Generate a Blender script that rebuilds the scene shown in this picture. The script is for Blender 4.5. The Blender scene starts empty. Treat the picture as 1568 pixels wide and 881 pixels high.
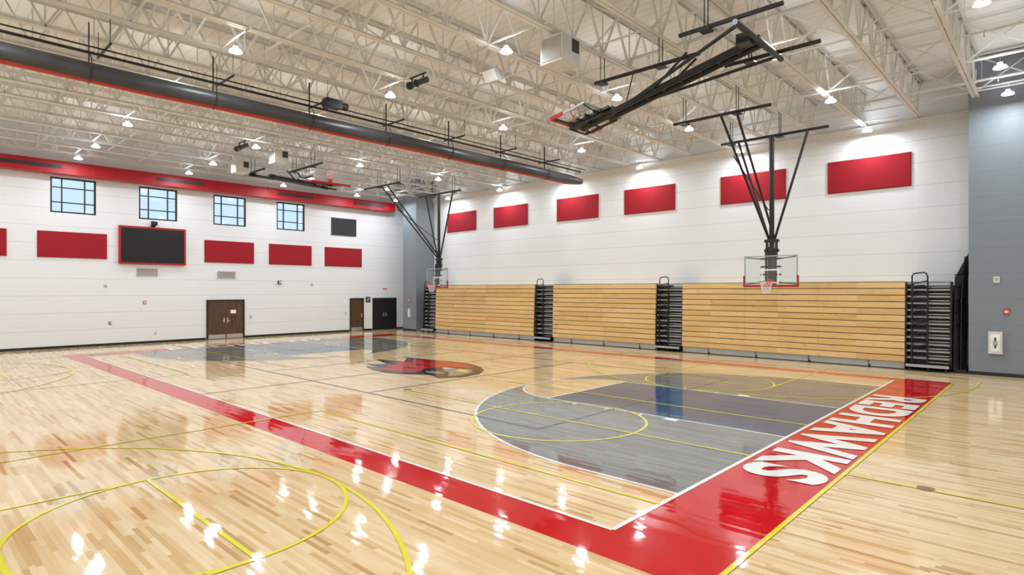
import bpy, math, random
from mathutils import Vector, Matrix
random.seed(4)
scene=bpy.context.scene
V=Vector
# ------------------------------------------------------------ materials
def new_mat(name):
    m=bpy.data.materials.new(name); m.use_nodes=True
    nt=m.node_tree
    return m,nt,nt.nodes['Principled BSDF']
def plain(name,col,rough=.5,metal=0,noise=.06,scale=6,bump=0):
    m,nt,b=new_mat(name)
    N=nt.nodes;L=nt.links
    b.inputs['Roughness'].default_value=rough
    b.inputs['Metallic'].default_value=metal
    g=N.new('ShaderNodeNewGeometry')
    n=N.new('ShaderNodeTexNoise'); n.inputs['Scale'].default_value=scale
    L.new(g.outputs['Position'],n.inputs['Vector'])
    r=N.new('ShaderNodeValToRGB')
    r.color_ramp.elements[0].position=.3;r.color_ramp.elements[1].position=.7
    r.color_ramp.elements[0].color=(*[max(0,c*(1-noise)) for c in col],1)
    r.color_ramp.elements[1].color=(*[min(1,c*(1+noise)) for c in col],1)
    L.new(n.outputs['Fac'],r.inputs['Fac']); L.new(r.outputs['Color'],b.inputs['Base Color'])
    if bump:
        bp=N.new('ShaderNodeBump');bp.inputs['Strength'].default_value=bump
        L.new(n.outputs['Fac'],bp.inputs['Height']);L.new(bp.outputs['Normal'],b.inputs['Normal'])
    return m
class NB:
    def __init__(s,nt): s.nt=nt
    def m(s,op,a,b=None,c=None):
        n=s.nt.nodes.new('ShaderNodeMath');n.operation=op
        for i,x in enumerate((a,b,c)):
            if x is None: continue
            if isinstance(x,(int,float)): n.inputs[i].default_value=x
            else: s.nt.links.new(x,n.inputs[i])
        return n.outputs[0]
    def comb(s,x,y,z=0):
        n=s.nt.nodes.new('ShaderNodeCombineXYZ')
        for i,q in enumerate((x,y,z)):
            if isinstance(q,(int,float)): n.inputs[i].default_value=q
            else: s.nt.links.new(q,n.inputs[i])
        return n.outputs[0]
    def white(s,vec):
        n=s.nt.nodes.new('ShaderNodeTexWhiteNoise');n.noise_dimensions='3D'
        s.nt.links.new(vec,n.inputs['Vector']);return n.outputs['Value']
    def noise(s,vec,scale,detail=3):
        n=s.nt.nodes.new('ShaderNodeTexNoise');n.inputs['Scale'].default_value=scale;n.inputs['Detail'].default_value=detail
        s.nt.links.new(vec,n.inputs['Vector']);return n.outputs['Fac']
    def ramp(s,f,stops):
        n=s.nt.nodes.new('ShaderNodeValToRGB');cr=n.color_ramp
        while len(cr.elements)<len(stops): cr.elements.new(.5)
        for e,(p,c) in zip(cr.elements,stops): e.position=p;e.color=(*c,1)
        s.nt.links.new(f,n.inputs['Fac']);return n.outputs['Color']
    def mix(s,f,a,b,mode='MIX'):
        n=s.nt.nodes.new('ShaderNodeMix');n.data_type='RGBA';n.blend_type=mode
        for i,x in ((0,f),(6,a),(7,b)):
            if isinstance(x,(int,float)): n.inputs[i].default_value=x
            elif isinstance(x,tuple): n.inputs[i].default_value=(*x,1)
            else: s.nt.links.new(x,n.inputs[i])
        return n.outputs[2]
    def pos(s):
        g=s.nt.nodes.new('ShaderNodeNewGeometry');p=s.nt.nodes.new('ShaderNodeSeparateXYZ')
        s.nt.links.new(g.outputs['Position'],p.inputs[0]);return p.outputs[0],p.outputs[1],p.outputs[2]
FR=.055
PW,PL=.057,.85
def planks(q,x,y):
    row=q.m('FLOOR',q.m('DIVIDE',y,PW))
    sh=q.white(q.comb(row,3.3,0))
    xs=q.m('DIVIDE',q.m('ADD',x,q.m('MULTIPLY',sh,7.0)),PL)
    xs=q.m('ADD',xs,q.m('MULTIPLY',q.m('SINE',q.m('MULTIPLY',xs,2.1)),.3))
    col=q.m('FLOOR',xs)
    return row,col,xs,q.white(q.comb(row,col,1))
def gloss_bump(nt,q,b,x,y,row,col):
    # every board sits at a slightly different tilt, plus a slow undulation of the finish
    t1=q.m('MULTIPLY',q.m('SUBTRACT',q.white(q.comb(row,col,7)),.5),.011)
    t2=q.m('MULTIPLY',q.m('SUBTRACT',q.white(q.comb(row,col,9)),.5),.020)
    nv=nt.nodes.new('ShaderNodeVectorMath');nv.operation='NORMALIZE'
    nt.links.new(q.comb(t1,t2,1.0),nv.inputs[0])
    bl=q.noise(q.comb(x,y,0),1.3,2)
    bp=nt.nodes.new('ShaderNodeBump');bp.inputs['Strength'].default_value=.05;bp.inputs['Distance'].default_value=.02
    nt.links.new(bl,bp.inputs['Height']);nt.links.new(nv.outputs[0],bp.inputs['Normal']);nt.links.new(bp.outputs[0],b.inputs['Normal'])
    b.inputs['Roughness'].default_value=FR
    b.inputs['Specular IOR Level'].default_value=.42
def wood_floor(name,stops):
    m,nt,b=new_mat(name);q=NB(nt)
    x,y,z=q.pos()
    row,col,xs,w=planks(q,x,y)
    c=q.ramp(w,stops)
    gr=q.noise(q.comb(q.m('MULTIPLY',x,1.5),q.m('MULTIPLY',y,38),w),1.0,4)
    c=q.mix(.25,c,q.ramp(gr,[(.3,(.78,.68,.56)),(.62,(1,1,1))]),'MULTIPLY')
    fr=q.m('FRACT',q.m('DIVIDE',y,PW))
    seam=q.m('LESS_THAN',fr,.045)
    fx=q.m('LESS_THAN',q.m('FRACT',xs),.006)
    seam=q.m('MULTIPLY',q.m('MAXIMUM',seam,fx),.2)
    c=q.mix(seam,c,(.3,.16,.06))
    nt.links.new(c,b.inputs['Base Color'])
    gloss_bump(nt,q,b,x,y,row,col)
    return m
M={}
M['floor']=wood_floor('maple_floor',[(0,(.55,.325,.135)),(.09,(.67,.44,.205)),(.28,(.765,.545,.295)),(.65,(.82,.61,.36)),(1,(.87,.68,.435))])
M['stain']=wood_floor('gray_stained_maple',[(0,(.165,.172,.168)),(.5,(.205,.214,.208)),(1,(.245,.255,.248))])
def paint(name,col):
    m=plain(name,col,.12,noise=.03,scale=1.5)
    nt=m.node_tree;q=NB(nt);x,y,z=q.pos();row,col_,xs,w=planks(q,x,y);gloss_bump(nt,q,nt.nodes['Principled BSDF'],x,y,row,col_);return m
M['slate']=paint('slate_blue_paint',(.045,.105,.205))
M['redp']=paint('red_paint',(.60,.004,.008))
M['white']=paint('white_line_paint',(.88,.87,.85))
M['yellow']=paint('yellow_line_paint',(.82,.72,.05))
M['navy']=paint('dark_line_paint',(.10,.12,.16))
M['logoblack']=paint('logo_black',(.008,.008,.008)); M['logogray']=paint('logo_gray',(.30,.27,.25))
def cmu(name,col,line,course=.82,strength=.35,bw=.41,bh=.205):
    m,nt,b=new_mat(name);q=NB(nt);x,y,z=q.pos()
    fr=q.m('FRACT',q.m('DIVIDE',z,course))
    l1=q.m('MULTIPLY',q.m('LESS_THAN',fr,.022),strength)
    fr2=q.m('FRACT',q.m('DIVIDE',z,bh))
    l2=q.m('MULTIPLY',q.m('LESS_THAN',fr2,.05),strength*.28)
    row=q.m('FLOOR',q.m('DIVIDE',z,bh))
    off=q.m('MULTIPLY',q.m('MODULO',row,2.0),.5)
    h=q.m('ADD',x,y)
    l3=q.m('MULTIPLY',q.m('LESS_THAN',q.m('FRACT',q.m('ADD',q.m('DIVIDE',h,bw),off)),.025),strength*.28)
    f=q.m('MAXIMUM',l1,q.m('MAXIMUM',l2,l3))
    n=q.noise(q.comb(x,y,z),.5,3)
    base=q.mix(n,tuple(c*.97 for c in col),tuple(min(1,c*1.03) for c in col))
    c=q.mix(f,base,line)
    nt.links.new(c,b.inputs['Base Color']);b.inputs['Roughness'].default_value=.5
    bp=nt.nodes.new('ShaderNodeBump');bp.inputs['Strength'].default_value=.15;bp.inputs['Distance'].default_value=.01
    nt.links.new(q.m('SUBTRACT',1.0,f),bp.inputs['Height']);nt.links.new(bp.outputs[0],b.inputs['Normal'])
    return m
M['wall']=cmu('white_block_wall',(.84,.87,.90),(.42,.42,.42),strength=.5)
M['gray']=cmu('gray_block_wall',(.22,.255,.29),(.16,.18,.19),strength=.6)
def deckmat():
    m,nt,b=new_mat('roof_deck');q=NB(nt);x,y,z=q.pos()
    fr=q.m('FRACT',q.m('DIVIDE',y,.3))
    f=q.m('MULTIPLY',q.m('LESS_THAN',fr,.16),.3)
    n=q.noise(q.comb(x,y,z),.4,2)
    base=q.mix(n,(.83,.825,.81),(.89,.89,.88))
    nt.links.new(q.mix(f,base,(.55,.53,.50)),b.inputs['Base Color']);b.inputs['Roughness'].default_value=.7
    return m
M['deck']=deckmat()
M['steel']=plain('white_painted_steel',(.75,.735,.705),.5,noise=.04)
M['black']=plain('black_metal',(.012,.012,.013),.4,noise=.2)
M['blackfab']=plain('charcoal_curtain_vinyl',(.045,.047,.05),.38,noise=.15,scale=2)
M['redfab']=plain('red_panel_fabric',(.34,.004,.014),.85,noise=.08,scale=40)
M['redduct']=plain('red_duct_paint',(.44,.004,.012),.5)
M['redpad']=plain('red_pad',(.45,.008,.015),.5)
M['dark']=plain('dark_louver',(.05,.05,.052),.5)
M['screen']=plain('scoreboard_screen',(.004,.004,.005),.6,noise=.2,scale=30)
M['alum']=plain('brushed_aluminum',(.55,.55,.55),.35,.8)
M['silver']=plain('gray_metal',(.42,.43,.44),.45,.2)
M['offwhite']=plain('offwhite_plastic',(.70,.69,.67),.5)
M['grille']=plain('beige_grille',(.48,.46,.43),.5)
M['orange']=plain('orange_rim',(.75,.06,.03),.4)
M['net']=plain('white_net',(.85,.85,.85),.8)
M['sign']=plain('sign_red',(.7,.03,.03),.5)
M['paper']=plain('paper_white',(.9,.9,.9),.6)
M['brass']=plain('brass_plate',(.35,.28,.12),.3,.7)
M['strip']=plain('step_nosing_gray',(.40,.42,.42),.5)
def doorwood():
    m,nt,b=new_mat('walnut_door');q=NB(nt);x,y,z=q.pos()
    n=q.noise(q.comb(q.m('MULTIPLY',x,10),q.m('MULTIPLY',y,10),q.m('MULTIPLY',z,.7)),1.5,4)
    nt.links.new(q.ramp(n,[(.3,(.06,.028,.016)),(.7,(.13,.065,.035))]),b.inputs['Base Color']);b.inputs['Roughness'].default_value=.4
    return m
M['door']=doorwood()
def bleachwood():
    m,nt,b=new_mat('bleacher_pine');q=NB(nt);x,y,z=q.pos()
    row=q.m('FLOOR',q.m('DIVIDE',q.m('SUBTRACT',z,.255),.232))
    col=q.m('FLOOR',q.m('DIVIDE',x,2.75))
    w=q.white(q.comb(row,col,4))
    c=q.ramp(w,[(0,(.72,.47,.18)),(.5,(.79,.545,.235)),(1,(.85,.60,.29))])
    gr=q.noise(q.comb(q.m('MULTIPLY',x,.9),w,q.m('MULTIPLY',z,28)),1.2,4)
    c=q.mix(.5,c,q.ramp(gr,[(.3,(.76,.6,.40)),(.55,(1,1,1))]),'MULTIPLY')
    kn=q.noise(q.comb(q.m('MULTIPLY',x,2.2),w,q.m('MULTIPLY',z,9)),1.6,1)
    c=q.mix(q.m('MULTIPLY',q.m('GREATER_THAN',kn,.70),.4),c,(.45,.2,.06))
    nt.links.new(c,b.inputs['Base Color']);b.inputs['Roughness'].default_value=.35
    return m
M['pine']=bleachwood()
def glassmat():
    m=bpy.data.materials.new('clear_glass');m.use_nodes=True;nt=m.node_tree;nt.nodes.clear()
    o=nt.nodes.new('ShaderNodeOutputMaterial');t=nt.nodes.new('ShaderNodeBsdfTransparent');g=nt.nodes.new('ShaderNodeBsdfGlossy')
    t.inputs[0].default_value=(.93,.96,.96,1);g.inputs['Roughness'].default_value=.03
    mx=nt.nodes.new('ShaderNodeMixShader');mx.inputs[0].default_value=.07
    nt.links.new(t.outputs[0],mx.inputs[1]);nt.links.new(g.outputs[0],mx.inputs[2]);nt.links.new(mx.outputs[0],o.inputs[0])
    return m
M['glass']=glassmat()
def emis(name,col,s):
    m=bpy.data.materials.new(name);m.use_nodes=True;nt=m.node_tree;nt.nodes.clear()
    o=nt.nodes.new('ShaderNodeOutputMaterial');e=nt.nodes.new('ShaderNodeEmission')
    e.inputs[0].default_value=(*col,1);e.inputs[1].default_value=s
    nt.links.new(e.outputs[0],o.inputs[0]);return m
M['led']=emis('led_lens',(.885,.955,1.0),290)
M['added_uplight']=emis('added_ceiling_glow',(.86,.945,1.0),74)  # added emitter to brighten deck and joists, not an observed lens
# ------------------------------------------------------------ mesh builder
class MB:
    def __init__(s): s.v=[];s.f=[];s.mi=[];s.ms=[];s.T=None
    def mid(s,m):
        if m not in s.ms: s.ms.append(m)
        return s.ms.index(m)
    def add(s,vs,fs,m):
        o=len(s.v)
        for p in vs:
            p=V(p)
            s.v.append(s.T@p if s.T else p)
        k=s.mid(m)
        for f in fs: s.f.append([i+o for i in f]);s.mi.append(k)
    def box(s,x0,x1,y0,y1,z0,z1,m):
        s.add([(x0,y0,z0),(x1,y0,z0),(x1,y1,z0),(x0,y1,z0),(x0,y0,z1),(x1,y0,z1),(x1,y1,z1),(x0,y1,z1)],
              [(0,3,2,1),(4,5,6,7),(0,1,5,4),(1,2,6,5),(2,3,7,6),(3,0,4,7)],m)
    def beam(s,a,b,w,h,m):
        a=V(a);b=V(b);d=(b-a).normalized()
        up=V((0,0,1)) if abs(d.z)<.95 else V((0,1,0))
        r=d.cross(up).normalized();u=r.cross(d)
        vs=[]
        for p in (a,b):
            for i,j in ((-1,-1),(1,-1),(1,1),(-1,1)): vs.append(p+r*w/2*i+u*h/2*j)
        s.add(vs,[(3,2,1,0),(4,5,6,7),(0,1,5,4),(1,2,6,5),(2,3,7,6),(3,0,4,7)],m)
    def path(s,pts,r,m,n=8,closed=False):
        pts=[V(p) for p in pts];N=len(pts);vs=[];fs=[]
        for i,p in enumerate(pts):
            if closed: d=(pts[(i+1)%N]-pts[i-1]).normalized()
            else: d=(pts[min(i+1,N-1)]-pts[max(i-1,0)]).normalized()
            up=V((0,0,1)) if abs(d.z)<.9 else V((0,1,0))
            if i and abs(d.z)>.85: up=V((0,1,0)) if abs(d.y)<.8 else V((1,0,0))
            a=d.cross(up).normalized();b=a.cross(d)
            for k in range(n):
                t=2*math.pi*k/n;vs.append(p+a*r*math.cos(t)+b*r*math.sin(t))
        rng=N if closed else N-1
        for i in range(rng):
            j=(i+1)%N
            for k in range(n):
                l=(k+1)%n;fs.append((i*n+k,i*n+l,j*n+l,j*n+k))
        if not closed: fs.append(tuple(range(n))[::-1]);fs.append(tuple((N-1)*n+k for k in range(n)))
        s.add(vs,fs,m)
    def tube(s,a,b,r,m,n=8): s.path([a,b],r,m,n)
    def disc(s,c,r,z,m,n=20): s.add([(c[0]+r*math.cos(2*math.pi*i/n),c[1]+r*math.sin(2*math.pi*i/n),z) for i in range(n)],[tuple(range(n))],m)
    def lathe(s,c,prof,m,n=20):
        vs=[];fs=[]
        for r,z in prof:
            for i in range(n): vs.append((c[0]+r*math.cos(2*math.pi*i/n),c[1]+r*math.sin(2*math.pi*i/n),c[2]+z))
        for j in range(len(prof)-1):
            for i in range(n):
                l=(i+1)%n;fs.append((j*n+i,j*n+l,(j+1)*n+l,(j+1)*n+i))
        s.add(vs,fs,m)
    def poly(s,pts,m): s.add(pts,[tuple(range(len(pts)))],m)
    def obj(s,name,parent=None,smooth=False):
        me=bpy.data.meshes.new(name);me.from_pydata([tuple(p) for p in s.v],[],s.f)
        for m in s.ms: me.materials.append(M[m])
        me.polygons.foreach_set('material_index',s.mi)
        if smooth: me.polygons.foreach_set('use_smooth',[True]*len(s.f))
        me.update();o=bpy.data.objects.new(name,me);scene.collection.objects.link(o)
        if parent: o.parent=parent
        return o
def empty(name):
    o=bpy.data.objects.new(name,None);scene.collection.objects.link(o);return o
# ------------------------------------------------------------ room
XW,XE,YS,YN=-34.4,8.0,-6.0,25.8
XI=XW+.004
ZC=10.35;ZJ=9.0
b=MB();b.box(XW-.3,XE+.3,YS-.3,YN+.3,-.2,0,'floor');b.obj('floor')
b=MB();b.box(XW-.3,XE+.3,YS-.3,YN+.3,ZC,ZC+.2,'deck');b.obj('ceiling')
b=MB();b.box(XW-.3,XE+.3,YN,YN+.3,0,ZC,'wall');b.obj('wall_north')
b=MB();b.box(XE,XE+.3,YS-.3,YN,0,ZC,'wall');b.obj('wall_east')
b=MB();b.box(XW-.3,XE,YS-.3,YS,0,ZC,'wall');b.obj('wall_south')
WZ0,WZ1=6.38,8.04
wins=[(5.25+3.6*i,5.25+3.6*i+1.78) for i in range(-2,4)]
b=MB()
b.box(XW-.3,XW,YS,YN,0,WZ0,'wall');b.box(XW-.3,XW,YS,YN,WZ1,ZC,'wall')
ys=[YS]+[v for w in wins for v in w]+[YN]
for i in range(0,len(ys),2): b.box(XW-.3,XW,ys[i],ys[i+1],WZ0,WZ1,'wall')
b.obj('wall_west')
for i,(a,c) in enumerate(wins):
    b=MB();Xa,Xb=XW-.14,XW-.02;t=.07
    b.box(Xa,Xb,a,a+t,WZ0,WZ1,'black');b.box(Xa,Xb,c-t,c,WZ0,WZ1,'black')
    b.box(Xa,Xb,a+t,c-t,WZ0,WZ0+t,'black');b.box(Xa,Xb,a+t,c-t,WZ1-t,WZ1,'black')
    for f in (.25,.75):
        yy=a+(c-a)*f;b.box(Xa+.02,Xb-.02,yy-.025,yy+.025,WZ0+t,WZ1-t,'black')
    for f in (.3,.72):
        zz=WZ0+(WZ1-WZ0)*f;b.box(Xa+.025,Xb-.025,a+t,c-t,zz-.025,zz+.025,'black')
    b.box(Xa+.045,Xa+.055,a+t,c-t,WZ0+t,WZ1-t,'glass')
    b.obj('window_%d'%(i+1))
YG=24.25;PX=-31.55
b=MB();b.box(-2.29,XE,YG,YN,0,ZC,'gray');b.obj('wall_pilaster_east')
b=MB();b.box(-33.0,PX,YG,YN,0,ZC,'gray');b.obj('wall_pilaster_west')
b=MB();b.box(-2.31,XE,YG-.02,YG,0,.11,'black');b.obj('baseboard_north_east')
b=MB();b.box(-33.02,PX,YG-.02,YG,0,.11,'black');b.obj('baseboard_north_west')
b=MB();
for y0,y1 in ((YS,12.05),(14.15,20.95),(22.05,22.7),(24.7,YN)): b.box(XW,XW+.02,y0,y1,0,.12,'black')
b.obj('baseboard_west')
b=MB();b.box(PX,-2.29,YN-.16,YN,8.72,8.95,'steel');b.box(PX,-2.29,YN-.22,YN,8.95,8.98,'steel');b.obj('trim_1')
def door(i,y0,y1,h,double,mat):
    b=MB();t=.07
    b.box(XI,XW+.07,y0-t,y0,0,h+t,'black');b.box(XI,XW+.07,y1,y1+t,0,h+t,'black');b.box(XI,XW+.07,y0,y1,h,h+t,'black')
    leaves=[(y0,(y0+y1)/2-.005),((y0+y1)/2+.005,y1)] if double else [(y0,y1)]
    for k,(a,c) in enumerate(leaves):
        b.box(XI,XW+.045,a+.006,c-.006,.012,h-.005,mat)
        if mat=='door': b.box(XW+.045,XW+.05,a+.03,c-.03,.03,.26,'alum')
        hy=(c-.09) if k==0 else (a+.09)
        b.box(XW+.045,XW+.06,hy-.04,hy+.04,.92,1.18,'alum')
        b.tube((XW+.1,hy,1.02),(XW+.1,hy-.13 if k==0 else hy+.13,1.02),.011,'alum')
        b.tube((XW+.05,hy,1.02),(XW+.1,hy,1.02),.011,'alum')
        for hz in (.3,1.1,1.9):
            q=a if k==0 else c
            b.box(XW+.045,XW+.062,q-.015,q+.015,hz-.06,hz+.06,'black')
    if double and mat=='door':
        m=(y0+y1)/2
        b.box(XW+.046,XW+.052,m+.25,m+.55,1.42,1.62,'paper')
    b.obj('door_%d'%i)
door(1,12.15,14.06,2.13,True,'door');door(2,21.05,21.95,2.13,False,'door');door(3,22.8,24.6,2.13,True,'black')
# ------------------------------------------------------------ court markings
X0,X1=-3.78,-29.38;CY=13.33;Y0,Y1=CY-7.62,CY+7.62
CM=empty('basketball_court_markings')
ZI=[0]
def zz_(z): ZI[0]+=1; return z+ZI[0]*.00006
def rect(b,x0,x1,y0,y1,z,m):
    z=zz_(z);b.poly([(min(x0,x1),min(y0,y1),z),(max(x0,x1),min(y0,y1),z),(max(x0,x1),max(y0,y1),z),(min(x0,x1),max(y0,y1),z)],m)
def arc(b,cx,cy,r,a0,a1,w,z,m,n=64):
    z=zz_(z);o=[]
    for i in range(n+1):
        t=math.radians(a0+(a1-a0)*i/n)
        o+=[(cx+(r-w/2)*math.cos(t),cy+(r-w/2)*math.sin(t),z),(cx+(r+w/2)*math.cos(t),cy+(r+w/2)*math.sin(t),z)]
    b.add(o,[(2*i,2*i+1,2*i+3,2*i+2) for i in range(n)],m)
BO=1.38;SO=.64
b=MB();z=.001
rect(b,X0,X0+BO,Y0-SO,Y1+SO,z,'redp');rect(b,X1,X1-BO,Y0-SO,Y1+SO,z,'redp')
rect(b,X1,X0,Y0-SO,Y0,z,'redp');rect(b,X1,X0,Y1,Y1+SO,z,'redp')
b.obj('red_border',CM)
for end,(xb,s) in enumerate(((X0,-1),(X1,1))):
    ZI[0]=0
    f=lambda d:xb+s*d
    bx=f(1.6);R=6.02
    pts=[(xb,CY-R,.002)]
    for i in range(65):
        t=math.radians(-90+180*i/64);pts.append((bx+s*R*math.cos(t),CY+R*math.sin(t),.002))
    pts+=[(xb,CY+R,.002)]
    b=MB();b.poly(pts,'stain')
    fl=f(5.79)
    sc=[(fl+s*1.83*math.cos(math.radians(-90+180*i/48)),CY+1.83*math.sin(math.radians(-90+180*i/48)),.003) for i in range(49)]
    b.poly(sc,'floor')
    rect(b,xb,fl,CY-1.83,CY+1.83,.003,'slate')
    z=.0045
    a0,a1=(90,270) if s<0 else (-90,90)
    arc(b,bx,CY,R,a0,a1,.06,z,'white');arc(b,fl,CY,1.83,a0,a1,.055,z,'white',40)
    for y in (CY-R,CY+R): rect(b,xb,bx,y-.03,y+.03,z,'white')
    for y in (CY-1.83,CY+1.83): rect(b,xb,fl,y-.028,y+.028,z,'white')
    rect(b,fl-.028,fl+.028,CY-1.83,CY+1.83,z,'white')
    for y,sg in ((CY-1.83,-1),(CY+1.83,1)):
        for d in (2.15,3.0,3.9,4.8): rect(b,f(d),f(d+(.3 if d<2.5 else .06)),y,y+sg*.2,z,'white')
    b.obj('key_area_%d'%(end+1),CM)
ZI[0]=0
b=MB();z=.0056;lw=.065
for x in (X0,X1): rect(b,x-lw/2,x+lw/2,Y0,Y1,z,'white')
for y in (Y0,Y1): rect(b,X1,X0,y-lw/2,y+lw/2,z,'white')
b.obj('boundary_lines',CM)
b=MB()
xm=(X0+X1)/2
rect(b,xm-.025,xm+.025,Y0,Y1,z,'navy')
for y in (CY-4.5,CY+4.5): rect(b,xm-9,xm+9,y-.025,y+.025,z,'navy')
for x in (xm-9,xm+9,xm-3,xm+3): rect(b,x-.025,x+.025,CY-4.5,CY+4.5,z,'navy')
b.obj('volleyball_lines',CM)
b=MB();w=.055;MY=9.8
for cx in (-7.85,-25.35):
    arc(b,cx,MY,1.83,0,360,w,z,'yellow')
    for sg in (-1,1):
        fy=MY+sg*7.2;ry=MY+sg*11.4;by=MY+sg*13.0
        arc(b,cx,fy,1.83,0,360,w,z,'yellow')
        rect(b,cx-1.83,cx+1.83,fy-w/2,fy+w/2,z,'yellow')
        for dx in (-1.83,1.83): rect(b,cx+dx-w/2,cx+dx+w/2,fy,by,z,'yellow')
        a0,a1=(0,180) if sg<0 else (180,360)
        arc(b,cx,ry,6.02,a0,a1,w,z,'yellow')
        for dx in (-6.02,6.02): rect(b,cx+dx-w/2,cx+dx+w/2,ry,by,z,'yellow')
    for y in (MY-9,MY-3,MY+3,MY+9): rect(b,cx-4.5,X0 if cx>-10 else cx+4.5,y-w/2,y+w/2,z,'yellow')
    for dx in (-4.5,4.5):
        if cx>-10 and dx>0: continue
        rect(b,cx+dx-w/2,cx+dx+w/2,MY-9,MY-3,z,'yellow')
    if cx>-10:
        rect(b,X0+BO,3.0,MY-w/2,MY+w/2,z,'yellow');rect(b,cx-5.2,X0,MY-w/2,MY+w/2,z,'yellow')
    else: rect(b,cx-7.6,cx+5.2,MY-w/2,MY+w/2,z,'yellow')
b.obj('cross_court_lines',CM)
b=MB();rect(b,X0+BO-.03,X0+BO+.03,Y0-SO,Y1+SO,z,'yellow')
b.obj('outer_yellow_line',CM)
for px,py in ((-1.4,9.85),(-13.2,9.85)):
    b=MB();n=24
    b.add([(px+.11*math.cos(2*math.pi*i/n),py+.11*math.sin(2*math.pi*i/n),zz) for zz in (.0,.011) for i in range(n)],
          [tuple(range(n,2*n))]+[(i,(i+1)%n,n+(i+1)%n,n+i) for i in range(n)],'brass')
    for i in range(3):b.tube((px-.03+.03*i,py,.009),(px-.03+.03*i,py,.014),.006,'black')
    b.obj('floor_socket_plate')
def lettering(xc,rot):
    cu=bpy.data.curves.new('lettering','FONT');cu.body='REDHAWKS';cu.size=1;cu.offset=.045;cu.align_x='CENTER';cu.space_character=1.15
    o=bpy.data.objects.new('tmp',cu);scene.collection.objects.link(o)
    bpy.context.view_layer.update()
    dg=bpy.context.evaluated_depsgraph_get()
    me=bpy.data.meshes.new_from_object(o.evaluated_get(dg));bpy.data.objects.remove(o)
    xs=[v.co.x for v in me.vertices];ysv=[v.co.y for v in me.vertices]
    sx=8.9/(max(xs)-min(xs));sy=1.18/(max(ysv)-min(ysv));mx=(max(xs)+min(xs))/2;my=(max(ysv)+min(ysv))/2
    for v in me.vertices:
        a=(v.co.x-mx)*sx;c=(v.co.y-my)*sy
        v.co=(xc+c*rot,CY-a*rot,.0095)
    me.materials.clear();me.materials.append(M['white'])
    ob=bpy.data.objects.new('baseline_lettering',me);scene.collection.objects.link(ob)
lettering(X0+BO/2+.02,1);lettering(X1-BO/2,-1)
# mascot: cardinal head, beak to +X, crest to -X
b=MB()
def mp(pts,z,m,o=0): b.poly([(xm+.1+p[0],CY-.15+p[1]*.98,z+.004+o) for p in pts],m)
mp([(-3.0,1.38),(-1.6,1.5),(-.5,1.72),(.5,1.68),(1.35,1.33),(2.05,.8),(2.55,.1),(2.65,-.8),(2.25,-1.42),(1.8,-1.22),(1.4,-1.17),(.9,-1.57),(.1,-1.82),(-.8,-1.77),(-1.75,-1.42),(-1.25,-1.16),(-2.4,-1.0),(-1.75,-.5),(-3.3,.08),(-1.95,.42)],.0065,'logoblack')
mp([(-2.4,1.2),(-1.5,1.26),(-.5,1.46),(.45,1.42),(1.15,1.12),(1.5,.8),(.95,.78),(.45,.45),(.25,0),(.3,-.45),(.75,-.95),(.7,-1.25),(.05,-1.52),(-.7,-1.5),(-1.05,-1.34),(-.6,-1.02),(-1.6,-.82),(-1.1,-.42),(-2.4,.12),(-1.5,.48)],.0075,'redp')
for P in ([(-1.9,.95),(-.9,1.02),(0,1.12),(-.9,.84)],[(-1.5,.24),(-.7,.34),(0,.32),(-.7,.1)],[(-.9,-.48),(-.3,-.42),(.15,-.6),(-.3,-.66)]): mp(P,.0083,'logoblack')
mp([(1.35,.62),(1.75,.55),(2.2,.05),(2.36,-.6),(2.18,-.98),(1.95,-.72),(1.55,-.35),(1.1,-.25),(.85,.1)],.0075,'logogray')
mp([(1.2,.45),(1.7,.4),(2.05,.0),(1.4,.05)],.0083,'yellow')
mp([(1.0,-.4),(1.6,-.55),(1.7,-.8),(1.2,-.95),(.75,-.75)],.0075,'logogray')
mp([(.5,.32),(.98,.5),(.88,.15),(.65,.12)],.0083,'white')
b.obj('mascot_floor_logo')
# ------------------------------------------------------------ wall panels
def panel_n(xc,zc,w=2.75,h=1.25):
    b=MB();x0,x1,z0,z1=xc-w/2,xc+w/2,zc-h/2,zc+h/2;e=.025
    b.add([(x0,YN,z0),(x1,YN,z0),(x1,YN,z1),(x0,YN,z1),(x0,YN-.04,z0),(x1,YN-.04,z0),(x1,YN-.04,z1),(x0,YN-.04,z1),
           (x0+e,YN-.065,z0+e),(x1-e,YN-.065,z0+e),(x1-e,YN-.065,z1-e),(x0+e,YN-.065,z1-e)],
          [(0,1,5,4),(1,2,6,5),(2,3,7,6),(3,0,4,7),(4,5,9,8),(5,6,10,9),(6,7,11,10),(7,4,8,11),(8,9,10,11)],'redfab')
    b.obj('acoustic_wall_panel')
for xc in (-5.5,-9.9,-14.95,-19.35,-24.35,-28.75): panel_n(xc,7.2,2.8)
def panel_w(yc,zc,w=2.7,h=1.22):
    b=MB();y0,y1,z0,z1=yc-w/2,yc+w/2,zc-h/2,zc+h/2;e=.025;x=XW
    b.add([(x,y0,z0),(x,y1,z0),(x,y1,z1),(x,y0,z1),(x+.04,y0,z0),(x+.04,y1,z0),(x+.04,y1,z1),(x+.04,y0,z1),
           (x+.065,y0+e,z0+e),(x+.065,y1-e,z0+e),(x+.065,y1-e,z1-e),(x+.065,y0+e,z1-e)],
          [(0,1,5,4),(1,2,6,5),(2,3,7,6),(3,0,4,7),(4,5,9,8),(5,6,10,9),(6,7,11,10),(7,4,8,11),(8,9,10,11)],'redfab')
    b.obj('acoustic_wall_panel')
for yc in (2.35,6.12,13.33,16.92,20.53,-1.4): panel_w(yc,4.88)
b=MB();y0,y1,z0,z1=7.95,11.0,4.06,5.98
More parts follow.
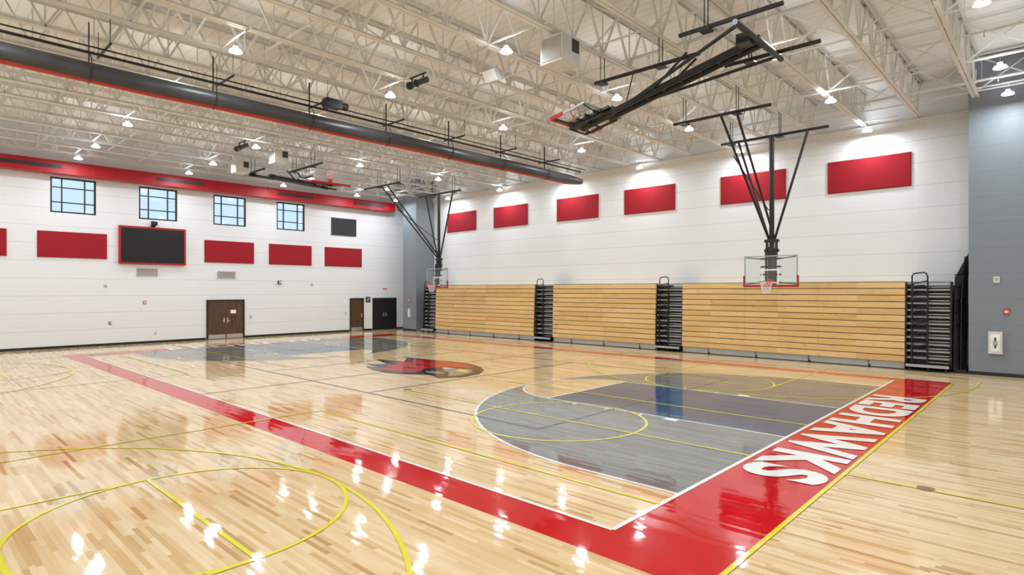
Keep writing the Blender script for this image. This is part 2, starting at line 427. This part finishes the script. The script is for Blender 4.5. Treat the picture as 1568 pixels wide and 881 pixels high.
b.box(XI,XW+.16,y0,y1,z0,z1,'redduct');b.box(XW+.16,XW+.175,y0+.09,y1-.09,z0+.09,z1-.09,'screen')
b.box(XW+.16,XW+.19,y0+.02,y1-.02,z0+.02,z0+.06,'redpad')
b.obj('video_scoreboard')
b=MB();b.box(XI,XW+.25,9.38,9.6,6.06,6.1,'black');b.box(XW+.12,XW+.3,9.36,9.62,6.1,6.26,'black');b.tube((XW+.3,9.49,6.18),(XW+.36,9.49,6.16),.05,'dark',12)
b.box(XI,XW+.05,9.4,9.58,5.98,6.3,'black');b.obj('wall_camera')
def grille(y0,y1,z0,z1,m,name,n,horiz):
    b=MB();b.box(XI,XW+.02,y0,y1,z0,z1,m);f=.04
    b.box(XW+.02,XW+.05,y0,y1,z0,z0+f,m);b.box(XW+.02,XW+.05,y0,y1,z1-f,z1,m);b.box(XW+.02,XW+.05,y0,y0+f,z0,z1,m);b.box(XW+.02,XW+.05,y1-f,y1,z0,z1,m)
    for i in range(n):
        if horiz:
            zz=z0+f+(z1-z0-2*f)*(i+.5)/n;b.add([(XW+.02,y0+f,zz+.02),(XW+.02,y1-f,zz+.02),(XW+.05,y1-f,zz-.02),(XW+.05,y0+f,zz-.02)],[(0,1,2,3)],m)
        else:
            yy=y0+f+(y1-y0-2*f)*(i+.5)/n;b.box(XW+.02,XW+.045,yy-.01,yy+.01,z0+f,z1-f,m)
    b.obj(name)
grille(19.63,21.45,6.29,7.42,'dark','wall_louver',14,True)
grille(8.75,9.69,3.47,3.86,'grille','return_air_grille',16,False)
grille(12.66,13.62,3.4,3.79,'grille','return_air_grille',16,False)
def wdev(y,z,w,h,m,name,dx=.05):
    b=MB();b.box(XI,XW+dx*.6,y-w/2,y+w/2,z-h/2,z+h/2,m);b.box(XW+dx*.6,XW+dx,y-w*.3,y+w*.3,z-h*.3,z+h*.3,'offwhite' if m!='offwhite' else 'silver');b.obj(name)
wdev(9.1,2.1,.14,.18,'sign','fire_alarm_strobe');wdev(7.6,1.1,.1,.14,'black','wall_outlet');wdev(7.4,2.95,.18,.12,'offwhite','wall_speaker')
wdev(16.2,3.2,.2,.2,'dark','wall_camera_dome',.2);wdev(18.3,3.1,.12,.14,'silver','motion_sensor',.08)
wdev(9.6,.5,.08,.12,'silver','wall_outlet');wdev(14.5,1.2,.1,.14,'silver','light_switch')
wdev(20.7,1.2,.1,.14,'silver','light_switch')
b=MB();b.box(XI,XW+.02,22.2,22.56,1.9,2.28,'black')
for a,c in (((22.30,2.20),(22.46,2.20)),((22.46,2.20),(22.46,2.10)),((22.46,2.10),(22.30,2.10)),((22.30,2.10),(22.30,2.0)),((22.30,2.0),(22.46,2.0))):
    b.beam((XW+.022,a[0],a[1]),(XW+.022,c[0],c[1]),.03,.03,'paper')
b.obj('door_number_sign')
b=MB();b.box(XI,XW+.05,23.5,23.9,2.7,2.93,'paper');
for k in range(4): b.box(XW+.05,XW+.054,23.54+.085*k,23.6+.085*k,2.75,2.88,'sign')
b.obj('exit_sign')
YI=YG-.003
b=MB();b.box(-1.78,-1.43,YG-.16,YI,.72,1.42,'offwhite');b.box(-1.72,-1.49,YG-.175,YG-.16,.8,1.34,'paper');b.box(-1.63,-1.58,YG-.18,YG-.175,.9,1.24,'dark');b.box(-1.66,-1.55,YG-.19,YG-.175,1.0,1.12,'silver')
b.obj('fire_extinguisher_cabinet')
b=MB();b.box(-1.42,-1.26,YG-.04,YI,1.98,2.16,'sign');b.box(-1.39,-1.29,YG-.07,YG-.04,2.02,2.1,'offwhite');b.obj('fire_alarm_pull_station')
b=MB();b.box(-1.66,-1.5,YG-.05,YI,2.98,3.18,'offwhite');b.box(-1.62,-1.54,YG-.055,YG-.05,3.04,3.12,'silver');b.obj('thermostat')
b=MB();b.box(-32.3,-32.15,YG-.04,YI,2.0,2.2,'sign');b.box(-32.27,-32.18,YG-.06,YG-.04,2.05,2.12,'paper');b.obj('fire_alarm_pull_station')
b=MB();b.box(-32.3,-32.1,YG-.12,YI,.9,1.5,'offwhite');b.box(-32.27,-32.13,YG-.13,YG-.12,1.0,1.4,'paper');b.obj('wall_cabinet')
# ------------------------------------------------------------ red duct
b=MB();b.box(XW+.12,XW+.7,YS+.02,24.1,8.12,8.70,'redduct')
for yc in (-2.0,4.4,10.6,16.9,22.0):
    b.box(XW+.70,XW+.712,yc-1.15,yc+1.15,8.33,8.5,'dark')
    for k in range(3): b.box(XW+.712,XW+.72,yc-1.15,yc+1.15,8.345+k*.06,8.36+k*.06,'black')
for k in range(11):
    y=-4.4+k*2.8;b.box(XW+.10,XW+.716,y,y+.03,8.11,8.715,'redduct')
for k in range(6):
    y=-4+k*5.4;b.tube((XW+.4,y,8.7),(XW+.4,y,9.6),.01,'steel');b.box(XI,XW+.4,y-.02,y+.02,8.71,8.75,'steel')
b.obj('supply_air_duct')
# ------------------------------------------------------------ joists
xs=[];x=6.6
while x>-34.2: xs.append(x);x-=1.74
b=MB();y0,y1=YS,YN
zt=ZC-.05
for dx in (-.055,.055):
    b.box(dx-.045,dx+.045,y0,y1,ZJ,ZJ+.015,'steel')
    vx=-.012 if dx<0 else .012
    b.box(min(vx,vx*1.9),max(vx,vx*1.9),y0,y1,ZJ+.015,ZJ+.09,'steel')
    b.box(dx-.05,dx+.05,y0,y1,zt+.03,zt+.05,'steel');b.box(dx-.008,dx+.008,y0,y1,zt-.06,zt+.03,'steel')
n=24;p=(y1-y0)/n
for i in range(n):
    a=y0+i*p;m_=a+p/2
    b.beam((0,a,zt),(0,m_,ZJ+.05),.05,.045,'steel');b.beam((0,m_,ZJ+.05),(0,a+p,zt),.05,.045,'steel')
    b.beam((0,m_,zt),(0,m_,ZJ+.05),.03,.03,'steel')
    b.box(-.07,.07,m_-.12,m_+.12,ZJ+.016,ZJ+.026,'steel')
me=None
for x in xs:
    if me is None:
        o=b.obj('roof_joist');me=o.data
    else:
        o=bpy.data.objects.new('roof_joist',me);scene.collection.objects.link(o)
    o.location.x=x
b=MB()
for y in (-3.4,0.6,4.6,8.6,12.7,16.7,20.7,23.9):
    b.beam((xs[0],y,ZJ+.11),(xs[-1],y,ZJ+.11),.04,.04,'steel');b.beam((xs[0],y,zt-.05),(xs[-1],y,zt-.05),.04,.04,'steel')
    for i in range(len(xs)-1):
        b.beam((xs[i],y,ZJ+.08),(xs[i+1],y+.03,zt-.05),.035,.035,'steel');b.beam((xs[i],y+.03,zt-.05),(xs[i+1],y,ZJ+.08),.035,.035,'steel')
b.obj('roof_joist_bridging')
b=MB()
for y,r in ((7.2,.03),(14.6,.045),(19.2,.03),(23.6,.045)):
    b.tube((XE-.1,y,ZJ+.35),(XW+.1,y,ZJ+.35),r,'steel')
    for x in xs[1:-1:2]: b.tube((x+.2,y,ZJ+.35),(x+.2,y,ZC-.005),.008,'steel',5)
    for x in xs[1::2]: b.tube((x+.6,y,ZJ+.35),(x+.6,y,ZJ+.2),.015,'steel',6)
b.obj('sprinkler_pipes')
# ------------------------------------------------------------ round LED high bays
b=MB();ZL=8.66
b.lathe((0,0,0),[(.156,0),(.166,.006),(.166,.02),(.13,.04),(.08,.045)],'offwhite',24)
b.add([(.156*math.cos(t*math.pi/12),.156*math.sin(t*math.pi/12),.0) for t in range(24)]+[(.15*math.cos(t*math.pi/12),.15*math.sin(t*math.pi/12),-.002) for t in range(24)],
      [(i,(i+1)%24,24+(i+1)%24,24+i) for i in range(24)],'offwhite')
b.disc((0,0),.15,-.002,'led',24)
for k in range(8):
    t=math.pi*k/8;c,s_=math.cos(t),math.sin(t)
    b.beam((-.075*c,-.075*s_,.07),(.075*c,.075*s_,.07),.006,.05,'silver')
b.lathe((0,0,.095),[(.0,0),(.06,0),(.06,.05),(.0,.05)],'silver',16)
b.tube((0,0,.145),(0,0,.36),.01,'silver',6)
b.beam((-.95,0,.36),(.95,0,.36),.04,.04,'steel')
n=24
b.add([(r*math.cos(2*math.pi*i/n),r*math.sin(2*math.pi*i/n),.049 if r<.1 else .0435) for r in (.085,.132) for i in range(n)],
      [(i,(i+1)%n,n+(i+1)%n,n+i) for i in range(n)],'added_uplight')  # glowing ring added on the housing top to lift ceiling brightness
me=None
for X in (-1.25,-5.35,-10.1,-15.0,-19.8,-24.5,-29.2,-32.4,3.6):
    for Y in (-3.5,1.3,5.95,10.55,15.5,20.3,25.0 if -30<X<-2.5 else 23.2):
        if me is None: o=b.obj('high_bay_light');me=o.data
        else:
            o=bpy.data.objects.new('high_bay_light',me);scene.collection.objects.link(o)
        o.location=(X,Y,ZL)
# ------------------------------------------------------------ divider curtain (rolled up)
b=MB();XC=-16.6;ya,yb=-5.6,22.4;n=120;K=18
vs=[];fb=[];fr_=[]
for i in range(n+1):
    y=ya+(yb-ya)*i/n
    env=1.0-.45*max(0,(y-21.2)/1.2)**1.5
    for k in range(K):
        t=2*math.pi*k/K
        r=1+.018*math.sin(3*t+y*1.1)+.012*math.sin(5*t+y*2.3)
        vs.append((XC+.27*r*env*math.cos(t),y,7.83+.235*r*env*math.sin(t)+.012*math.sin(y*1.14)))
for i in range(n):
    for k in range(K):
        l=(k+1)%K;q=(i*K+k,i*K+l,(i+1)*K+l,(i+1)*K+k)
        (fr_ if k in (13,14) else fb).append(q)
fb.append(tuple(range(K)));fb.append(tuple(n*K+k for k in range(K)))
o_=len(b.v);b.add(vs,fb,'blackfab');b.f+= [[i+o_ for i in f] for f in fr_];b.mi+=[b.mid('redpad')]*len(fr_)
DC=empty('divider_curtain');cur=b.obj('rolled_fabric',DC)
cur.data.polygons.foreach_set('use_smooth',[len(p.vertices)==4 for p in cur.data.polygons])
b=MB()
b.tube((XC,ya,8.3),(XC,yb,8.3),.035,'black');b.tube((XC+.25,ya,8.36),(XC+.25,yb,8.36),.02,'black')
y=ya+.6
while y<yb:
    b.beam((XC,y,8.02),(XC,y,9.0),.05,.02,'black')
    b.path([(XC+.05,y,8.3),(XC+.25,y,8.1),(XC+.30,y,7.85),(XC+.22,y,7.62),(XC,y,7.57)],.012,'black',6)
    b.tube((XC-.6,y+.3,8.42),(XC+.6,y+.3,8.42),.03,'black')
    for dx in (-.55,.55): b.tube((XC+dx,y+.3,8.42),(XC+dx,y+.3,9.02),.008,'black')
    y+=2.75
b.box(XC+.3,XC+.6,9.0,9.5,8.25,8.5,'black');b.tube((XC+.45,9.5,8.38),(XC+.45,9.75,8.38),.12,'black',12);b.box(XC,XC+.45,9.2,9.26,8.28,8.34,'black')
b.obj('hoist_frame',DC)
# ------------------------------------------------------------ basketball goals
def board(b):
    w,h=.915,.535
    b.box(-w,w,-.006,.006,-h,h,'glass')
    t=.035
    for x0,x1,z0,z1 in ((-w,w,h-t,h),(-w,w,-h,-h+t),(-w,-w+t,-h+t,h-t),(w-t,w,-h+t,h-t)): b.box(x0,x1,-.012,.03,z0,z1,'silver')
    for x0,x1,z0,z1 in ((-.305,.305,.0,.05),(-.305,-.255,-.4,0),(.255,.305,-.4,0),(-.305,.305,-.45,-.4)): b.box(x0,x1,-.0085,-.0065,z0,z1,'paper')
    b.box(-w-.03,w+.03,-.04,.05,-h-.05,-h+.02,'redpad')
    for sx in (-1,1):
        x0,x1=sorted((sx*(w-.02),sx*(w+.03)));b.box(x0,x1,-.04,.05,-h+.02,-h+.36,'redpad')
    rz=-.39;ry=-.38
    b.path([(.228*math.cos(2*math.pi*i/28),ry+.228*math.sin(2*math.pi*i/28),rz) for i in range(28)],.013,'orange',8,True)
    b.box(-.08,.08,-.15,-.012,rz-.06,rz+.01,'orange');b.box(-.06,.06,-.02,.05,rz-.12,rz+.08,'orange')
    for sx in (-1,1): b.tube((sx*.07,-.02,rz-.1),(sx*.15,ry+.17,rz),.008,'orange',6)
    for sx in (-.16,.16): b.box(sx-.035,sx+.035,.03,.1,-h,h+.25,'black')
    for z in (-.42,-.14,.14,.42): b.box(-.35,.35,.03,.09,z-.03,z+.03,'black')
    for sx in (-1,1):
        b.tube((sx*.35,.06,.42),(sx*(w-.05),.03,h-.05),.018,'black');b.tube((sx*.35,.06,-.42),(sx*(w-.05),.03,-h+.05),.018,'black')
    b.box(-.1,.1,.05,.14,-.5,.85,'black')
def net(b,c):
    n=12
    for k in range(n):
        for sg in (1,-1):
            pts=[]
            for j in range(6):
                f=j/5;r=.225*(1-.5*f**.7);t=2*math.pi*(k+sg*j*.5)/n
                pts.append(V(c)+V((r*math.cos(t),r*math.sin(t),-.42*f)))
            b.path(pts,.005,'net',4)
def hang_pipe(b,x0,x1,y,z):
    b.tube((x0,y,z),(x1,y,z),.05,'black')
    for x in xs:
        if x0-.1<x<x1+.1:
            for dy in (-.09,.09):
                b.tube((x,y+dy,z-.06),(x,y+dy,ZJ+.02),.012,'black',6)
            b.box(x-.12,x+.12,y-.12,y+.12,z-.09,z-.05,'black')
def side_goal(c):
    root=empty('suspended_basketball_goal')
    yb_=21.45
    b=MB();b.T=Matrix.Translation((c,yb_,3.435));board(b);net(b,(0,-.38,-.39));b.obj('backboard',root)
    b=MB();zp=8.23
    hang_pipe(b,c-1.85,c+1.85,yb_+.15,zp);hang_pipe(b,c-1.85,c+1.3,17.9,zp)
    b.tube((c,yb_+.15,zp),(c,yb_+.15,4.2),.085,'black',12)
    for sx in (-1,1):
        b.tube((c+sx*.1,yb_+.15,4.55),(c+sx*1.2,yb_+.15,zp),.045,'black')
        b.tube((c+sx*.1,yb_+.1,4.6),(c+sx*.25,17.9,zp),.04,'black')
        b.box(c+sx*.16-.035,c+sx*.16+.035,yb_+.1,yb_+.2,3.9,4.5,'black')
    for z in (4.15,4.5): b.box(c-.24,c+.24,yb_+.08,yb_+.22,z-.05,z+.05,'black')
    b.tube((c,yb_+.15,4.2),(c,yb_+.15,3.6),.06,'black')
    b.tube((c-.1,yb_+.1,5.6),(c-.25,18.9,7.1),.02,'black')
    b.obj('mast_frame',root)
side_goal(-7.6);side_goal(-26.0)
def main_goal(sign,xh):
    root=empty('folded_basketball_goal');zp=8.36
    yc=13.2
    H=V((xh,yc,8.22));E=V((xh+sign*3.75,yc,7.42));d=(H-E).normalized()
    zc=d
    yl=V((-sign*d.z,0,-abs(d.x))) ; yl=(yl-zc*yl.dot(zc)).normalized()
    xl=yl.cross(zc)
    C=E-d*.85-yl*.24
    T=Matrix(((xl.x,yl.x,zc.x,C.x),(xl.y,yl.y,zc.y,C.y),(xl.z,yl.z,zc.z,C.z),(0,0,0,1)))
    b=MB();b.T=T;board(b);net(b,(0,-.38,-.39));b.obj('backboard',root)
    b=MB()
    for dy in (-.15,.15):
        b.tube(H+V((0,dy,0)),E+V((0,dy,0))-d*.3,.075,'black',10)
    b.tube(H+V((0,0,.12)),E+V((0,0,.1)),.06,'black',10)
    b.tube(E,E-d*1.1,.07,'black')
    for k in range(9):
        f=k/8;p=H.lerp(E,f);b.tube(p+V((0,-.15,0)),p+V((0,.15,0)),.04,'black')
    for dy in (-1,1):
        b.tube(H+V((0,dy*1.15,.02)),E+d*.5+V((0,dy*.12,.04)),.04,'black')
    b.tube(H+V((0,-1.35,0)),H+V((0,1.35,0)),.065,'black')
    xa,xb_=sorted((xh+sign*1.3,xh-sign*.9))
    hang_pipe(b,xa,xb_,yc-1.2,zp);hang_pipe(b,xa,xb_,yc+1.2,zp)
    xa,xb_=sorted((xh+sign*1.4,xh+sign*4.4));hang_pipe(b,xa,xb_,yc,zp)
    b.tube((xh+sign*1.6,yc-.25,zp),E+d*1.2+V((0,-.2,0)),.03,'black')
    b.tube((xh+sign*1.6,yc+.25,zp),E+d*1.2+V((0,.2,0)),.03,'black')
    b.beam((xh+sign*3.2,yc,zp),E+d*.3,.03,.01,'black')
    b.box(xh+sign*.2-.15,xh+sign*.2+.15,yc-.45,yc-.2,8.1,8.35,'black')
    for dy in (-1,1):
        b.path([E+V((0,dy*.15,0)),E-d*.2+V((0,dy*.36,-.02)),E-d*1.25+V((0,dy*.36,0))],.035,'black')
    for k in (.25,.75,1.25): b.tube(E-d*k+V((0,-.36,0)),E-d*k+V((0,.36,0)),.03,'black')
    b.tube(E-d*.75,C,.04,'black')
    b.obj('mast_frame',root)
main_goal(-1,-4.9);main_goal(1,-28.3)
# ------------------------------------------------------------ bleachers
YB=24.05;rows=12;rh=.232
RB=empty('retractable_bleachers')
def bleacher(x0,x1):
    b=MB()
    b.box(x0,x1,YB+.22,YN-.02,.12,2.98,'dark')
    b.box(x0+.02,x1-.02,YB+.06,YB+.22,.03,.25,'strip')
    for i in range(rows):
        z=.26+i*rh;y=YB+i*.006
        n=3 if x1-x0>7 else 2;L=(x1-x0)/n
        b.box(x0+.01,x1-.01,y+.05,y+.2,z+rh-.03,z+rh+.002,'dark')
        for k in range(n):
            a=x0+k*L+.003;c=x0+(k+1)*L-.003;t=z+rh-.026
            b.add([(a,y+.01,z),(c,y+.01,z),(c,y,z+.012),(a,y,z+.012),(a,y,t-.012),(c,y,t-.012),(c,y+.01,t),(a,y+.01,t),(a,y+.26,t),(c,y+.26,t),(a,y+.26,z),(c,y+.26,z)],
                  [(0,1,2,3),(3,2,5,4),(4,5,6,7),(7,6,9,8),(0,10,11,1),(0,3,4,7,8,10),(1,11,9,6,5,2)],'pine')
    b.box(x0,x1,YB+.35,YN-.02,2.98,3.03,'pine')
    k=x0+1.2
    while k<x1:
        b.tube((k,YB+.06,.05),(k+.05,YB+.06,.05),.05,'black',10);b.box(k-.02,k,YB+.04,YB+.22,.02,.26,'black');k+=2.0
    b.obj('seat_bank',RB)
def aisle(x0,x1):
    W=x1-x0
    b=MB();b.box(x0+.02,x1-.02,YB+.4,YN-.02,.08,2.9,'black')
    for i in range(rows):
        z=.26+i*rh;y=YB+.06+i*.012
        b.box(x0+.02,x1-.02,y,y+.4,z+rh-.085,z+rh-.015,'strip')
        b.box(x0+.02,x1-.02,y-.006,y,z+rh-.03,z+rh-.015,'black')
        if W>1: b.box(x0+.62,x1-.08,y+.1,y+.3,z+.02,z+.05,'alum')
        b.box(x0+.0,x0+.05,y-.03,y+.3,z,z+rh-.03,'black');b.box(x1-.05,x1,y-.03,y+.3,z,z+rh-.03,'black')
    b.box(x0+.05,x1-.05,YB-.14,YB+.3,.2,.235,'black');b.box(x0+.05,x1-.05,YB-.16,YB-.14,.14,.235,'strip')
    for xx in (x0+.12,x0+W*.5,x1-.17):
        b.tube((xx,YB-.03,.055),(xx+.05,YB-.03,.055),.055,'black',12);b.box(xx,xx+.05,YB-.05,YB,.05,.2,'black')
    xl=x0+W*.16;xr=x0+W*.5
    for i in range(6):
        z=.45+i*.43;y=YB-.04-.012*(i%2)+i*.02
        zt_=z+.72
        pts=[(xl,y,z),(xl,y,zt_-.1),(xl+.03,y,zt_-.03),(xl+.1,y,zt_),(xr-.1,y-.02,zt_+.02),(xr-.03,y-.02,zt_-.02),(xr,y-.02,zt_-.1),(xr,y-.02,z+.1)]
        b.path(pts,.024,'black',8)
        b.path([(xl,y,z+.36),(xr,y-.02,z+.46)],.018,'black')
    b.tube((xl,YB,.25),(xl,YB+.05,2.95),.028,'black');b.tube((xr,YB,.25),(xr,YB+.05,2.95),.026,'black')
    b.obj('aisle_steps_with_handrail',RB)
bleacher(-29.3,-20.98);bleacher(-19.66,-13.63);bleacher(-12.31,-4.02)
for a,c in ((-30.65,-29.3),(-20.98,-19.66),(-13.63,-12.31),(-4.02,-2.72)): aisle(a,c)
b=MB()
for i in range(11):
    x=-2.66+.025*i
    b.path([(x,YB+.1+.05*i,.06),(x,YB+.15+.07*i,1.2),(x,YB+.3+.09*i,2.5+.06*i),(x,YB+.42+.1*i,3.2+.08*i)],.02,'black')
for k in range(8):
    z=.3+k*.42;b.beam((-2.66,YB+.12+.02*k,z),(-2.41,YB+.62+.08*k,z+.1),.03,.03,'black')
b.box(-2.68,-2.36,YB+.2,YN-.02,.02,.12,'black')
b.add([(-2.5,YB+.15,.1),(-2.5,YN-.1,.1),(-2.5,YN-.15,3.9),(-2.5,YN-.5,3.9),(-2.5,YB+.3,2.4),(-2.48,YB+.15,.1),(-2.48,YN-.1,.1),(-2.48,YN-.15,3.9),(-2.48,YN-.5,3.9),(-2.48,YB+.3,2.4)],
      [(0,1,2,3,4),(5,6,7,8,9),(0,4,9,5),(4,3,8,9),(3,2,7,8),(2,1,6,7)],'black')
b.obj('end_rails',RB)
# ------------------------------------------------------------ hung equipment
def hang(b,x,y,z):
    b.tube((x,y,z),(x,y,ZC-.005),.014,'steel',6)
def speaker(x,y,z,s=.36):
    b=MB()
    b.box(x-s,x+s,y-s,y+s,z-s*.95,z+s*.95,'offwhite');b.box(x+s,x+s+.012,y+s*.1,y+s*.9,z-s*.1,z+s*.8,'dark');b.box(x-s*.85,x+s*.85,y-s-.012,y-s,z-s*.8,z+s*.8,'grille')
    for dx in (-.2,.2): hang(b,x+dx,y,z+s*.9)
    b.obj('hanging_loudspeaker')
speaker(-9.0,11.3,8.55,.34);speaker(-24.9,11.7,8.5,.3);speaker(-28.2,11.4,8.5,.3)
b=MB();x,y=-11.2,11.1;b.T=Matrix.Translation((x,y,8.5))@Matrix.Rotation(.5,4,'X')
b.box(-.26,.26,-.05,.05,-.18,.18,'silver');b.box(-.23,.23,-.06,-.05,-.15,.15,'paper');b.T=None;hang(b,x,y,8.6);b.obj('hanging_sensor_panel')
def spots(x,y,z):
    b=MB();b.tube((x-.35,y,z+.2),(x+.35,y,z+.2),.025,'black');hang(b,x,y,z+.2)
    for dx,a in ((-.25,.5),(.25,-.5)):
        b.path([(x+dx,y,z+.2),(x+dx,y,z+.05)],.02,'black')
        b.path([(x+dx-.1*a,y+.12,z+.06),(x+dx,y,z),(x+dx+.2*a,y-.14,z-.08)],.08,'dark',12);b.path([(x+dx+.2*a,y-.14,z-.08),(x+dx+.24*a,y-.18,z-.1)],.11,'black',12)
    b.obj('spotlight_cluster')
spots(-13.2,10.2,8.55);spots(-24.3,9.9,8.55)
def ap(x,y):
    b=MB();b.box(x-.15,x+.15,y-.15,y+.15,8.85,8.9,'offwhite');b.box(x-.1,x+.1,y-.1,y+.1,8.82,8.85,'offwhite');hang(b,x,y,8.9);b.obj('wireless_access_point')
ap(-11.9,18.2);ap(-20.4,18.2)
# ------------------------------------------------------------ world & camera
w=bpy.data.worlds.new('sky');scene.world=w;w.use_nodes=True
bg=w.node_tree.nodes['Background'];bg.inputs[0].default_value=(.64,.81,1,1);bg.inputs[1].default_value=1.15
cam=bpy.data.cameras.new('camera');co=bpy.data.objects.new('camera',cam);scene.collection.objects.link(co)
co.location=(0,0,2.754);co.rotation_euler=(math.radians(90),0,math.radians(43.2))
cam.sensor_width=36;cam.lens=20.69;cam.shift_y=.00225;cam.clip_end=200
scene.camera=co
scene.view_settings.view_transform='Standard'
scene.view_settings.look='None'
scene.view_settings.exposure=0.17
